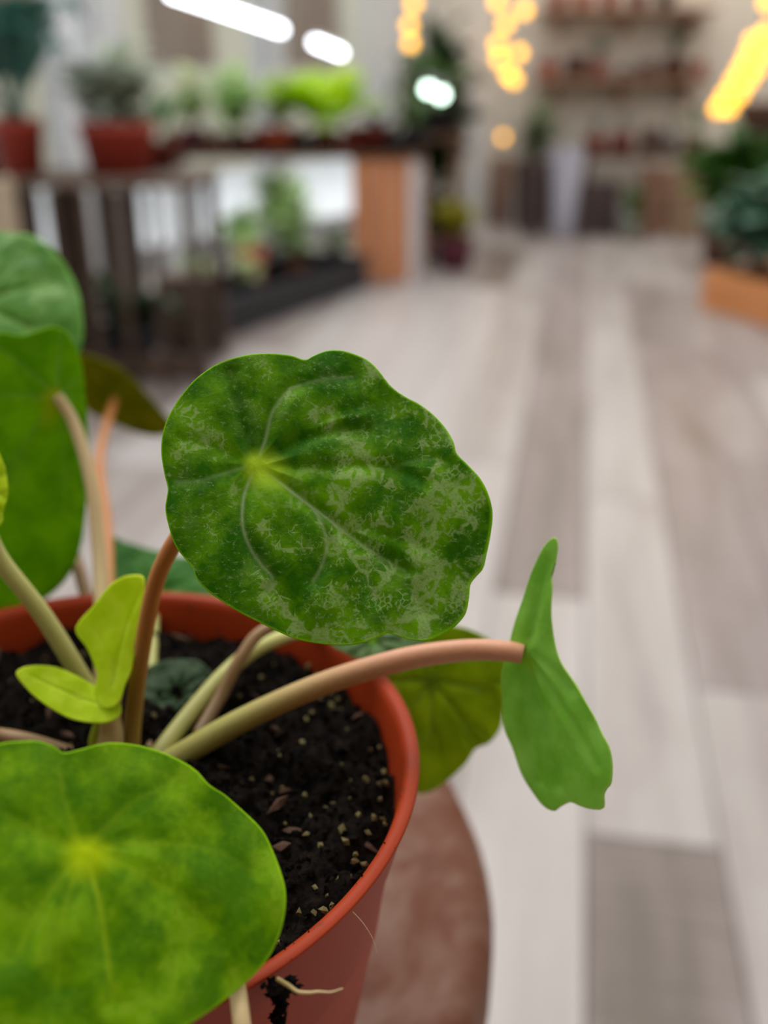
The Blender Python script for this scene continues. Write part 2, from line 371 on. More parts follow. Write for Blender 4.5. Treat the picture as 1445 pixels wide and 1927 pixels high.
def chip(mb, c, r, rg, el=1.0):
    v = []; f = [(0, 1, 2), (0, 2, 3), (0, 3, 4), (0, 4, 5), (0, 5, 1), (6, 2, 1), (6, 3, 2), (6, 4, 3), (6, 5, 4), (6, 1, 5), ]
    R = Euler((rg.uniform(0, 6), rg.uniform(0, 6), rg.uniform(0, 6))).to_matrix()
    raw = [(0, 0, 1)]+[(math.cos(k*1.2566), math.sin(k*1.2566), rg.uniform(-.4, .4)) for k in range(5)]+[(0, 0, -1)]
    for q in raw: v.append(Vector(c)+R @ (Vector((q[0]*rg.uniform(.6, 1.1), q[1]*rg.uniform(.6, 1.1), q[2]*el))*r))
    mb.add(v, f)
def soil_pt(rg, rmax=.0545):
    r = rmax*math.sqrt(rg.random()); a = rg.uniform(0, 6.2832); x, y = r*math.cos(a), r*math.sin(a)
    return x, y, SOIL_Z-BASE_Z+float(rough(x, y))-.0012*(r/RS)**4+.002*math.cos(min(1, r/RS)*math.pi/2)
rg = random.Random(11); mb = MB()
for _ in range(3600):
    x, y, z = soil_pt(rg); chip(mb, (x, y, z+.0002), rg.uniform(.0003, .0010)*(1.6 if rg.random() < .12 else 1), rg, rg.uniform(.5, 1.2))
tag(mb.build('soil_crumb', SOIL, plant), 'black peat crumbs', kind='stuff')
mb = MB()
for _ in range(130):
    x, y, z = soil_pt(rg); chip(mb, (x, y, z+.0006), rg.uniform(.0003, .0008), rg, rg.uniform(.6, 1.5))
for _ in range(70):                                            # grit that gathers along the wall of the pot
    a = rg.uniform(-1.9, 1.0); r = rg.uniform(.049, .0545); chip(mb, (r*math.cos(a), r*math.sin(a), SOIL_Z-BASE_Z+rg.uniform(-.0005, .0015)), rg.uniform(.0003, .0009), rg, 1.2)
tag(mb.build('grit', plain('pale_grit', (120, 108, 70), .8, .1, .6, 400), plant), 'pale yellowish grit in the soil', kind='stuff')
mb = MB()
for _ in range(80):
    x, y, z = soil_pt(rg); chip(mb, (x, y, z+.0006), rg.uniform(.0006, .0012), rg, rg.uniform(1.5, 3.0))
tag(mb.build('bark_bit', plain('bark', (84, 60, 46), .85, .2, .4, 300), plant), 'brown bark bits in the soil', kind='stuff')

STEM_BASE = pt(262, 1425, .190)
def stem(px, rad, mat, parent, n=14, name='stem'):
    P = crom([pt(*q) if len(q) == 3 and not isinstance(q, Vector) else q for q in px], 8)
    r = rad if hasattr(rad, '__len__') else (rad, rad)
    R = [r[0]+(r[1]-r[0])*i/(len(P)-1) for i in range(len(P))]
    mb = MB().tube(P, R, n); o = mb.build(name, mat, parent, True, off=PO)
    a = o.data.attributes.new('along', 'FLOAT', 'POINT'); a.data.foreach_set('value', [min(1, (i//n)/(len(P)-1)) for i in range(len(mb.v))])
    return o
def leaf(name, c, d, n, outline, mat, rings=40, segs=8, cup=0.0, droop=0.0, und=0.0, nund=7, ph=0.0, veins=None, label=None, dimple=.0016, ridge=.0003, vw=.035, thick=.0003, flip=False):
    """c: centre pixel, d: its depth, n: normal in camera axes (x right, y up, z to the camera), outline: traced pixels"""
    N = (RT*n[0]+UP*n[1]-FW*n[2]).normalized(); C = pt(c[0], c[1], d)
    U = (RT - N*RT.dot(N)).normalized(); V = N.cross(U)
    def loc(x, y):
        r = ray(x, y); t = (C-CP).dot(N)/r.dot(N); q = CP+r*t-C; return (q.dot(U), q.dot(V))
    ol = crom([Vector((x, y, 0)) for x, y in outline], segs, True)
    O = np.array([loc(q.x, q.y) for q in ol]); M = len(O); RM = float(np.hypot(O[:, 0], O[:, 1]).mean())
    s = np.linspace(0, 1, rings+1)[1:]; s = s**.9
    co = np.concatenate([[[0, 0]], (s[:, None, None]*O[None]).reshape(-1, 2)])
    rad = np.concatenate([[0], np.repeat(s, M)]); th = np.concatenate([[0], np.tile(np.arctan2(O[:, 1], O[:, 0]), rings)])
    rv = np.hypot(co[:, 0], co[:, 1])/RM
    vein = np.zeros(len(co))
    if veins is None:
        veins = []; rgv = random.Random(name+str(c))
        for k in range(8):
            a = ph+k*2*math.pi/8+rgv.uniform(-.15, .15); b = rgv.uniform(-.25, .25); L = rgv.uniform(.75, .95)
            P = [(RM*L*t*math.cos(a+b*t), RM*L*t*math.sin(a+b*t)) for t in np.linspace(.03, 1, 7)]
            veins.append((P, 1.0))
            for sg in (-1, 1):
                q0 = P[4]; aa = a+b+sg*.55; veins.append(([q0, (q0[0]+RM*.16*math.cos(aa), q0[1]+RM*.16*math.sin(aa)), (q0[0]+RM*.3*math.cos(aa-sg*.2), q0[1]+RM*.3*math.sin(aa-sg*.2))], .7))
    else:
        veins = [([loc(*q) for q in P], w) for P, w in veins]
    groove = np.zeros(len(co))
    for P, w in veins:
        cv = [ (q.x, q.y) for q in crom([Vector((a, b, 0)) for a, b in P], 4)]
        dm = np.full(len(co), 9.0)
        for (ax1, ay1), (bx1, by1) in zip(cv[:-1], cv[1:]):
            e = np.array([bx1-ax1, by1-ay1]); L2 = (e**2).sum()+1e-12
            t = np.clip(((co-[ax1, ay1]) @ e)/L2, 0, 1); dm = np.minimum(dm, np.hypot(co[:, 0]-ax1-t*e[0], co[:, 1]-ay1-t*e[1]))
        g = np.exp(-(dm/(vw*RM*.5))**2)
        vein = np.maximum(vein, max(w, 0)*np.exp(-(dm/(vw*RM*.33))**2)*np.clip(1.15-.75*rv, 0, 1)); groove = np.maximum(groove, abs(w)*np.exp(-(dm/(vw*RM*1.3))**2)*np.clip(rv*6, 0, 1))
    z = -dimple*np.exp(-(rv/.22)**2) - droop*RM*rv**2.2 + cup*RM*rv**2 + und*RM*rv**2*np.cos(nund*th+ph) - ridge*groove*3 + .00022*np.sin(co[:, 0]*620+2)*np.sin(co[:, 1]*540)*np.clip(rv*2, 0, 1)
    Wd = np.array(C)[None]+co[:, :1]*np.array(U)[None]+co[:, 1:]*np.array(V)[None]+z[:, None]*np.array(N)[None]-np.array(PO)[None]
    F = [(0, 1+(k+1) % M, 1+k) for k in range(M)]
    sgn = np.sum(O[:, 0]*np.roll(O[:, 1], -1)-O[:, 1]*np.roll(O[:, 0], -1)) > 0
    for i in range(rings-1):
        a = 1+i*M
        for k in range(M): F.append((a+k, a+(k+1) % M, a+M+(k+1) % M, a+M+k))
    F = [q[::-1] if sgn else q for q in F]
    if sgn: F[:M] = [(0, 1+k, 1+(k+1) % M) for k in range(M)]; F[M:] = [q for q in F[M:]]
    else: F[:M] = [(0, 1+(k+1) % M, 1+k) for k in range(M)]
    o = mesh_obj(name, Wd.tolist(), F, mat, plant)
    me = o.data
    A = me.attributes.new('leaf_co', 'FLOAT_VECTOR', 'POINT'); A.data.foreach_set('vector', np.c_[co/RM, np.zeros(len(co))].ravel().astype(np.float32))
    A = me.attributes.new('vein', 'FLOAT', 'POINT'); A.data.foreach_set('value', vein.astype(np.float32))
    A = me.attributes.new('radius', 'FLOAT', 'POINT'); A.data.foreach_set('value', rad.astype(np.float32))
    md = o.modifiers.new('thickness', 'SOLIDIFY'); md.thickness = thick; md.offset = 0
    if label: o['label'] = label
    o['_c'] = 0; del o['_c']
    return o, C, N

LM1 = leaf_mat('variegated_leaf', (52, 118, 0), (122, 180, 0), (186, 210, 134), 1.0, .36, .3, 0.0, vein=(200, 220, 160), detail=1.3, center=(210, 245, 50), lean=(.09, -.035, 0))
LM2 = leaf_mat('yellowish_leaf', (86, 142, 0), (142, 192, 4), (180, 212, 60), .45, .45, .4, 3.1, center=(225, 250, 20), vein=(185, 215, 30), detail=1.3, bump=.12)
LM3 = leaf_mat('bright_underside', (110, 166, 0), (146, 200, 4), (130, 180, 40), .2, .6, .5, 5.0, center=(190, 190, 10), bump=.1)
LM4 = leaf_mat('pale_flecked_leaf', (76, 132, 38), (104, 160, 50), (170, 195, 140), .9, .4, .3, 7.7, detail=.8, bump=.2)
LM5 = leaf_mat('olive_leaf', (116, 122, 0), (140, 142, 6), (140, 140, 40), .2, .6, .5, 9.1, center=(140, 140, 10), bump=.1)
LM7 = leaf_mat('matte_underside', (144, 204, 72), (166, 218, 98), (190, 226, 140), .15, .5, .45, 2.2, center=(170, 205, 70), vein=(160, 205, 110), bump=.15)
LM9 = leaf_mat('young_leaf', (205, 235, 20), (226, 248, 60), (210, 232, 90), .2, .45, .45, 4.4, center=(205, 225, 50), vein=(215, 235, 120), bump=.08)
LM10 = leaf_mat('dull_dark_leaf', (44, 62, 38), (66, 84, 58), (90, 105, 85), .3, .55, .2, 6.4, center=(66, 84, 50), vein=(76, 96, 66), bump=.1)
ST_PINK = stem_mat('pink_stem', (176, 170, 92), (228, 162, 128), .25, .6)
ST_ORNG = stem_mat('orange_stem', (150, 120, 52), (206, 132, 70), .1, .45)
ST_PALE = stem_mat('pale_stem', (168, 164, 90), (206, 204, 124), .1, .6)
ST_BEIGE = stem_mat('beige_stem', (160, 140, 80), (212, 184, 134), .0, .5)
ST_BRWN = stem_mat('brown_stem', (120, 92, 56), (158, 122, 84), .0, .6)

# main leaf
OL1 = [(303, 850), (306, 815), (318, 780), (341, 742), (372, 708), (410, 682), (452, 670), (500, 664), (545, 666), (574, 675), (592, 667), (615, 658), (640, 657), (665, 663), (692, 675), (712, 694), (735, 722), (762, 741), (792, 757),
       (820, 778), (842, 802), (856, 828), (862, 850), (884, 872), (908, 898), (924, 930), (932, 962), (930, 998), (922, 1040), (916, 1066), (902, 1083), (892, 1098), (889, 1125), (883, 1152), (868, 1172), (846, 1189), (818, 1202), (792, 1206), (762, 1200), (733, 1191),
       (720, 1196), (690, 1208), (655, 1214), (610, 1212), (560, 1203), (520, 1187), (490, 1172), (452, 1153), (412, 1128), (384, 1106), (368, 1086), (362, 1068), (345, 1048), (328, 1024), (316, 985), (311, 955), (315, 920), (308, 888)]
V1 = [([(480, 872), (520, 900), (560, 932), (600, 962), (650, 1000), (700, 1035), (765, 1072)], 1.0), ([(585, 950), (606, 985), (614, 1025), (606, 1062), (590, 1092)], .8), ([(476, 885), (458, 930), (456, 985), (468, 1025), (490, 1060), (512, 1085), (507, 1112)], .9),
      ([(486, 860), (500, 820), (512, 775), (540, 735), (565, 722)], .7), ([(565, 722), (610, 712), (660, 706)], .4), ([(500, 860), (540, 838), (580, 822), (640, 808), (690, 806)], -1.0), ([(474, 855), (458, 800), (445, 750), (436, 700)], -1.2), ([(462, 875), (420, 890), (370, 905), (330, 905)], .3),
      ([(500, 875), (580, 880), (660, 876), (740, 880), (800, 905)], -.6), ([(700, 1035), (690, 1080), (710, 1130)], .5), ([(640, 995), (720, 1000), (800, 1030)], -.4), ([(700, 1035), (760, 1090), (800, 1150)], .4), ([(465, 865), (400, 840), (345, 825)], -.4), ([(560, 830), (620, 780), (690, 760)], -.4), ([(740, 880), (800, 860), (845, 870)], .3)]
L1, C1, N1 = leaf('leaf', (480, 872), .1455, (.08, .14, .98), OL1, LM1, 110, 8, .0, .05, .012, 7, .6, V1, 'sharp round leaf with pale marbling and scalloped edge', .0012, .0003, .036)
stem([pt(246, 1430, .181), (252, 1340, .180), (268, 1220, .175), (292, 1100, .168), (330, 1018, .160), (390, 940, .1545), (452, 893, .1515), C1-N1*.0026], (.0016, .0012), ST_ORNG, L1)

# near leaf at the lower left
OL2 = [(0, 1398), (40, 1393), (72, 1393), (100, 1402), (120, 1415), (150, 1410), (200, 1398), (250, 1399), (292, 1409), (340, 1430), (370, 1450), (394, 1476), (430, 1497), (465, 1525), (500, 1560), (518, 1595), (532, 1640), (540, 1682), (538, 1730), (526, 1775), (505, 1812), (470, 1850), (430, 1882), (380, 1915), (330, 1945), (260, 1985), (180, 2010), (80, 2020), (0, 1990), (-70, 1930), (-120, 1840), (-150, 1740), (-150, 1640), (-130, 1540), (-90, 1460), (-45, 1415)]
L2, C2, N2 = leaf('leaf', (162, 1600), .1185, (.42, .42, .80), OL2, LM2, 60, 8, .0, .04, .02, 7, 1.2, [([(165, 1612), (185, 1680), (200, 1770), (215, 1880)], .9), ([(190, 1610), (260, 1640), (340, 1690), (420, 1760)], .35), ([(200, 1590), (290, 1585), (400, 1600), (480, 1640)], .3), ([(180, 1575), (250, 1510), (330, 1470)], .3), ([(150, 1575), (120, 1500), (110, 1440)], .3), ([(130, 1590), (60, 1560), (0, 1530)], .3), ([(140, 1620), (80, 1700), (30, 1800)], .4), ([(150, 1620), (120, 1720), (110, 1850)], .4)],
                  'large bright yellow-green leaf nearest the camera, slightly blurred', .0006, .00022, .06)
stem([pt(255, 1440, .180), pt(220, 1520, .165), pt(180, 1600, .135), C2-N2*.0024], (.0016, .0012), ST_BEIGE, L2)

# two leaves at the left edge, one in front of the other
L3, C3, N3 = leaf('leaf', (108, 745), .222, (.30, -.22, .93), [(0, 626), (38, 631), (72, 622), (100, 615), (128, 628), (152, 680), (162, 760), (167, 850), (163, 950), (152, 1035), (130, 1090), (90, 1132), (40, 1152), (0, 1156), (-70, 1140), (-130, 1060), (-150, 930), (-145, 800), (-110, 700), (-50, 640)], LM3, 30, 8, .0, .03, .02, 6, 0, None, 'blurred upright leaf seen from its underside at the left edge', -.0004, .0002)
stem([pt(192, 1340, .197), (192, 1200, .204), (188, 1060, .213), (172, 910, .218), (140, 800, .2215), C3+N3*.0006], (.0017, .0013), ST_BEIGE, L3)
L4, C4, N4 = leaf('leaf', (-50, 565), .262, (.05, .50, .86), [(0, 428), (60, 440), (108, 476), (140, 528), (153, 585), (150, 640), (110, 690), (20, 722), (-100, 720), (-200, 650), (-235, 560), (-190, 465), (-90, 425)], LM4, 30, 8, 0, .05, .02, 6, .4, None, 'blurred leaf with pale flecks rising highest at the left edge')
stem([pt(205, 1320, .199), (165, 1130, .228), (90, 900, .252), (0, 720, .266), C4-N4*.003], (.0016, .0013), ST_BRWN, L4)
L5, C5, N5 = leaf('leaf', (215, 748), .33, (.15, -.70, .70), [(140, 672), (205, 684), (250, 714), (295, 765), (330, 815), (295, 826), (235, 808), (175, 780), (120, 745), (110, 700)], LM5, 24, 8, 0, .05, .02, 5, .4, None, 'far blurred olive leaf between the left leaves and the marbled leaf', -.0003)
stem([pt(215, 1310, .200), (205, 1120, .235), (200, 980, .26), (188, 860, .30), C5+N5*.001], (.0016, .0013), ST_ORNG, L5)
L6, C6, N6 = leaf('leaf', (290, 1110), .262, (0, .72, .70), [(198, 1000), (240, 1018), (300, 1036), (362, 1048), (400, 1075), (412, 1130), (370, 1185), (300, 1205), (225, 1180), (188, 1110), (180, 1040)], leaf_mat('cool_leaf', (46, 104, 24), (66, 128, 40), (120, 150, 110), .4, .4, .25, 1.1), 24, 8, 0, .05, .02, 6, .4, None, 'blurred green leaf hanging over the far rim')
stem([pt(280, 1340, .196), (285, 1230, .212), (290, 1140, .232), C6-N6*.003], (.0014, .0012), ST_PALE, L6)

# right leaf on a long arching stem, and the olive leaf behind it
OL7 = [(1035, 1012), (1041, 1030), (1036, 1060), (1030, 1085), (1035, 1110), (1037, 1160), (1041, 1205), (1052, 1240), (1070, 1275), (1090, 1308), (1108, 1345), (1122, 1378), (1138, 1408), (1144, 1440), (1143, 1475), (1134, 1488), (1127, 1500), (1121, 1526), (1095, 1528), (1074, 1522), (1058, 1515), (1042, 1522), (1030, 1530), (1012, 1517), (992, 1485), (975, 1448), (958, 1405), (945, 1370), (942, 1320), (945, 1270), (957, 1225), (975, 1150), (995, 1090), (1015, 1035)]
L7, C7, N7 = leaf('leaf', (990, 1230), .166, (-.80, -.06, .60), OL7, LM7, 60, 8, 0, .04, .018, 8, 0, [([(993, 1240), (1010, 1320), (1030, 1400), (1040, 1480)], .6), ([(995, 1235), (1035, 1300), (1080, 1370), (1115, 1440)], .5), ([(992, 1220), (1010, 1140), (1024, 1060)], .5), ([(990, 1240), (985, 1320), (990, 1400), (1005, 1470)], .5), ([(1000, 1230), (1040, 1260), (1070, 1300)], .3)], 'upright leaf seen nearly edge on at the end of the arching stem', -.0004, .00035, .05)
stem([pt(290, 1450, .178), (335, 1425, .1795), (450, 1358, .1775), (600, 1290, .174), (750, 1243, .170), (870, 1224, .168), (950, 1225, .166), C7+N7*.0008], (.0024, .0016), ST_PINK, L7, 16)
OL8 = [(690, 1195), (760, 1180), (840, 1176), (900, 1192), (945, 1225), (958, 1280), (950, 1340), (944, 1372), (922, 1398), (896, 1412), (878, 1440), (855, 1465), (830, 1484), (798, 1496), (765, 1480), (735, 1420), (715, 1340), (690, 1260)]
L8, C8, N8 = leaf('leaf', (815, 1285), .212, (.15, -.05, .98), OL8, leaf_mat('olive_green_leaf', (136, 164, 0), (166, 190, 0), (120, 150, 60), .2, .6, .45, 8.4, center=(110, 140, 20)), 30, 8, 0, .04, .02, 7, 0, None, 'blurred olive green leaf behind the right rim of the pot')
stem([pt(290, 1430, .179), (360, 1340, .187), (430, 1262, .194), (500, 1212, .200), (600, 1185, .209), (720, 1215, .214), C8-N8*.003], (.0017, .0014), ST_PALE, L8)
L12, C12, N12 = leaf('leaf', (700, 1200), .195, (0, .6, .8), [(620, 1185), (680, 1160), (760, 1170), (800, 1200), (770, 1220), (720, 1240), (670, 1235), (625, 1215)], leaf_mat('greyish_leaf', (92, 122, 70), (112, 140, 88), (140, 160, 120), .4, .45, .3, 3.3), 20, 6, 0, .04, .02, 6, 0, None, 'small grey green leaf just under the marbled leaf')
stem([pt(372, 1385, .1835), (415, 1310, .189), (455, 1235, .191), (500, 1185, .193), (600, 1160, .196), C12-N12*.003], (.0013, .0011), ST_BRWN, L12)

# young folded leaf by the stems
OL9a = [(286, 1088), (283, 1120), (276, 1160), (266, 1205), (252, 1240), (246, 1265), (236, 1290), (225, 1322), (205, 1332), (185, 1322), (180, 1300), (184, 1270), (178, 1250), (165, 1218), (150, 1190), (158, 1170), (178, 1148), (202, 1122), (225, 1100), (252, 1086)]
L9a, C9a, N9a = leaf('young_leaf', (212, 1265), .1755, (-.35, .15, .92), OL9a, LM9, 30, 8, .08, 0, .0, 6, 0, [([(212, 1290), (235, 1200), (278, 1110)], .6), ([(212, 1250), (190, 1200), (170, 1180)], .3)], 'bright lime young leaf standing upright beside the orange stem', .0002, .0001)
OL9b = [(34, 1277), (42, 1264), (65, 1257), (95, 1256), (120, 1262), (150, 1276), (180, 1292), (212, 1310), (228, 1330), (225, 1350), (200, 1362), (165, 1360), (128, 1350), (90, 1330), (58, 1305)]
L9b, C9b, N9b = leaf('young_leaf', (150, 1312), .1765, (.1, .55, .82), OL9b, LM9, 30, 8, .06, 0, 0, 6, 0, [([(195, 1330), (130, 1305), (60, 1275)], .5)], 'bright lime young leaf lying out to the left, low over the soil', .0002, .0001)
stem([pt(205, 1440, .180), (208, 1385, .179), (208, 1340, .1778), C9a-N9a*.0018], (.0030, .0012), ST_BEIGE, L9a)
stem([pt(180, 1440, .180), (182, 1390, .179), (188, 1350, .178), C9b-N9b*.0010], (.0016, .0009), stem_mat('lime_stem', (150, 140, 50), (170, 190, 30), 0, .6), L9b)
L10, C10, N10 = leaf('leaf', (335, 1300), .198, (0.05, .72, .69), [(268, 1262), (310, 1243), (360, 1239), (396, 1262), (404, 1292), (382, 1332), (332, 1356), (286, 1362), (266, 1312)], LM10, 20, 6, 0, .04, .02, 6, 0, None, 'small dull dark leaf low over the soil')
stem([pt(275, 1420, .182), (300, 1370, .190), C10-N10*.0026], (.0010, .0008), ST_BRWN, L10)
L11, C11, N11 = leaf('leaf', (-42, 925), .172, (.35, .1, .93), [(-40, 835), (-8, 846), (6, 870), (13, 900), (15, 930), (6, 962), (0, 988), (-40, 1010), (-85, 985), (-100, 920), (-85, 860)], LM9, 20, 6, 0, .04, .02, 6, 0, None, 'tip of a lime leaf at the left edge')
stem([pt(200, 1360, .188), (160, 1287, .186), (82, 1160, .182), (0, 1052, .177), (-30, 980, .174), C11-N11*.003], (.0019, .0014), ST_PALE, L11)
L13, C13, N13 = leaf('leaf', (-150, 1350), .165, (.1, .75, .66), [(-230, 1300), (-150, 1275), (-70, 1300), (-50, 1350), (-90, 1400), (-170, 1420), (-240, 1370)], LM2, 16, 6, 0, .04, .02, 6, 0)
stem([pt(200, 1445, .180), (60, 1399, .179), (-20, 1384, .178), C13-N13*.003], (.0018, .0014), ST_BRWN, L13)
L14, C14, N14 = leaf('leaf', (480, 2060), .120, (.2, .6, .77), [(380, 2010), (480, 1985), (570, 2010), (600, 2070), (560, 2130), (470, 2150), (390, 2110)], LM1, 16, 6, 0, .04, .02, 6, 0)
stem([pt(300, 1560, .165), pt(380, 1700, .142), (430, 1800, .127), (446, 1860, .1235), (455, 1930, .1205), (466, 2010, .1195), C14-N14*.003], (.0011, .0011), ST_BEIGE, L14)

# dirt, root strand and a hair on the near rim
mb = MB(); rgd = random.Random(4)
rimd = on(528, 1838, RIM_Z)
for _ in range(170):
    t = rgd.random()**1.8; q = on(526+rgd.gauss(0, 15*(1-.6*t))-10*t, 1838+rgd.gauss(0, 7), RIM_Z) + Vector((0, -.0006, .0002-.0085*t*t)) + (Vector((.35, -.8, 0))*(.0012-.0014*t*t))
    chip(mb, q-PO, rgd.uniform(.0002, .0006), rgd, rgd.uniform(.7, 2.5))
for _ in range(60):
    a = math.radians(rgd.gauss(-50, 28)); r = rgd.choice((.0568, .0572, .0590))+rgd.uniform(-.0004, .0004); chip(mb, Vector((r*math.cos(a), r*math.sin(a), PHT-.0001)), rgd.uniform(.00006, .0002), rgd)
tag(mb.build('dirt', SOIL, plant), 'wet soil clinging to the near rim', kind='stuff')
rr_ = stem([pt(522, 1842, .1275), (545, 1856, .1262), (560, 1866, .1255), (582, 1868, .1252), (598, 1866, .1250), (622, 1867, .1252), (645, 1860, .1256)], (.00032, .00008), ST_BEIGE, plant, 8, 'root_strand'); rr_['label'] = 'pale dry root on the near rim'
hh = stem([pt(664, 1716, .1400), (684, 1738, .1385), (702, 1768, .1378), (710, 1795, .1376)], (.00004, .00003), ST_BEIGE, plant, 5, 'fibre'); hh['label'] = 'thin pale fibre hanging from the rim'

# ------------------------------------------------------------------ the shop behind: generic builders
LEAFM = {}
def leaf_shape(kind):
    """unit leaf: grows from the origin along +Y and +Z; blade curved and creased along the midrib"""
    if kind in LEAFM: return LEAFM[kind]
    n = 9; v = []; f = []
    for i in range(n+1):
        t = i/n
        if kind == 'arch':   y = .62*t**1.3; z = .95*math.sin(t*2.1)/math.sin(1.57); w = .17*math.sin(max(0, (t-.28)/.72)**.75*math.pi)**.8 if t > .28 else .012
        elif kind == 'blade': y = .18*t*t; z = t; w = .055*(1-t**3)+.004
        elif kind == 'round': y = .55*t; z = .45*math.sin(t*1.9); w = .34*math.sin(max(0, (t-.25)/.75)*math.pi)**.55 if t > .25 else .02
        else:                y = .8*t; z = .55*t-.45*t*t; w = .24*math.sin(max(0, (t-.12)/.88)*math.pi)**.7 if t > .12 else .02
        w = max(w, .004); cr = w*.25
        v += [(-w, y, z+cr), (-w*.5, y, z+cr*.4), (0, y, z), (w*.5, y, z+cr*.4), (w, y, z+cr)]
    for i in range(n):
        for k in range(4): f.append((i*5+k, i*5+k+1, i*5+6+k, i*5+5+k))
    LEAFM[kind] = (v, f); return LEAFM[kind]
LME = {}
def leaf_mesh(kind, mat):
    k = (kind, mat.name)
    if k not in LME:
        v, f = leaf_shape(kind); me = bpy.data.meshes.new('leaf'); me.from_pydata(v, [], f); me.polygons.foreach_set('use_smooth', [True]*len(f)); me.materials.append(mat); LME[k] = me
    return LME[k]
def put_leaf(parent, kind, mat, loc, az, tilt, size, width=1.0):
    o = bpy.data.objects.new('leaf', leaf_mesh(kind, mat)); link(o); o.parent = parent
    o.location = loc; o.rotation_euler = (tilt, 0, az); o.scale = (size*width, size, size); return o
EARTH = plain('dark_earth', (40, 32, 26), .95, .05, .4, 60)
def pot_part(root, r, h, mat, style='round'):
    k = .78 if style != 'bowl' else .7
    if style == 'square':
        mb = MB()
        for a in range(4):
            M = Matrix.Rotation(a*math.pi/2, 3, 'Z'); q = [(-r, -r, h), (r, -r, h), (r*k, -r*k, 0), (-r*k, -r*k, 0), (-r*.93, -r*.93, h), (r*.93, -r*.93, h), (r*.8, -r*.8, h*.5), (-r*.8, -r*.8, h*.5)]
            mb.add([M @ Vector(p) for p in q], [(3, 2, 1, 0), (0, 1, 5, 4), (4, 5, 6, 7)])
        mb.add([(-r*k, -r*k, 0), (r*k, -r*k, 0), (r*k, r*k, 0), (-r*k, r*k, 0)], [(3, 2, 1, 0)])
        mb.build('pot', mat, root)
        MB().box((0, 0, h*.8), (r*1.7, r*1.7, h*.06)).build('soil', EARTH, root); return
    prof = [(0, 0), (r*k, 0), (r*.93, h*.80), (r*.985, h*.81), (r, h*.99), (r*.98, h), (r*.91, h), (r*.88, h*.85), (r*.8, h*.4), (0, h*.38)]
    MB().lathe(prof, n=28).build('pot', mat, root, True)
    MB().lathe([(0, h*.9), (r*.5, h*.89), (r*.885, h*.86), (r*.885, h*.80), (0, h*.8)], n=20).build('soil', EARTH, root, True)
def potted(label, X, Y, z, r, h, pmat, fol, kind, height, spread, n, seed, style='round', group=None, cat='potted plant', width=1.0):
    root = empty('potted_plant', (X, Y, z)); tag(root, label, cat, group)
    pot_part(root, r, h, pmat, style); g = random.Random(seed); zs = h*.84
    if kind in ('arch', 'blade', 'round'):
        for i in range(n):
            az = i*2.39996+g.uniform(-.3, .3); a = g.random(); L = height*g.uniform(.65, 1.05)
            tl = (spread/height)*g.uniform(-.15, -1.0) if kind == 'blade' else g.uniform(-.35, .45)*1.0
            put_leaf(root, kind, fol, (r*.35*math.cos(az+1.57)*a, r*.35*math.sin(az+1.57)*a, zs), az, tl, L, width*(1 if kind != 'arch' else max(.6, spread/height)))
    else:                                     # bush: leaves set along branching twigs
        tw = MB(); k = max(4, n//7); tips = []
        for i in range(k):
            az = i*2.39996+g.uniform(-.4, .4); rr = spread*math.sqrt((i+.5)/k)*.8; hh = height*(1-.45*((i+.5)/k))*g.uniform(.8, 1.0)
            P = [Vector((0, 0, zs*.98)), Vector((rr*.35*math.cos(az), rr*.35*math.sin(az), zs+hh*.5)), Vector((rr*math.cos(az), rr*math.sin(az), zs+hh*.85))]
            tw.tube(P, [.006, .004, .002], 5); tips.append(P)
        tw.build('twig', plain('twig_bark', (92, 76, 52), .9), root)
        for i in range(n):
            P = tips[i % k]; t = g.uniform(.2, 1.0); q = P[1].lerp(P[2], (t-.5)*2) if t > .5 else P[0].lerp(P[1], t*2)
            put_leaf(root, 'oval', fol, q, g.uniform(0, 6.28), g.uniform(-.3, .6), spread*g.uniform(.55, .9), width*1.15)
    return root
RED = plain('red_plastic_pot', (164, 60, 44), .5, .4, .15); DRED = plain('dark_red_pot', (112, 42, 34), .6, .3, .2); ORNG = plain('orange_clay_pot', (196, 92, 62), .7, .2, .2)
PURP = plain('mauve_pot', (120, 62, 78), .5, .4, .2); BLK = plain('black_plastic', (40, 40, 46), .5, .4, .2); BRN = plain('brown_pot', (104, 64, 48), .6, .3, .2); GREYP = plain('grey_pot', (150, 150, 152), .6, .3, .15)
G_TEAL = foliage('teal_leaf', (84, 134, 122), (46, 88, 76)); G_DARK = foliage('dark_green_leaf', (56, 92, 34), (30, 56, 20)); G_MID = foliage('mid_green_leaf', (96, 138, 56), (60, 96, 34))
G_PALE = foliage('pale_leaf', (240, 244, 206), (206, 220, 160), trans=.5); G_LIME = foliage('lime_leaf', (200, 226, 10), (140, 186, 4), trans=.45); G_WHITE = foliage('white_edged_leaf', (236, 238, 226), (136, 156, 124))
G_GREY = foliage('grey_green_leaf', (120, 146, 128), (76, 100, 84)); G_BLUE = foliage('blue_green_leaf', (96, 146, 116), (44, 86, 62)); G_YEL = foliage('yellow_green_leaf', (220, 200, 60), (140, 150, 30)); G_MINT = foliage('mint_leaf', (214, 238, 170), (176, 216, 130), trans=.55); G_FRESH = foliage('fresh_green_leaf', (70, 132, 28), (40, 84, 16))
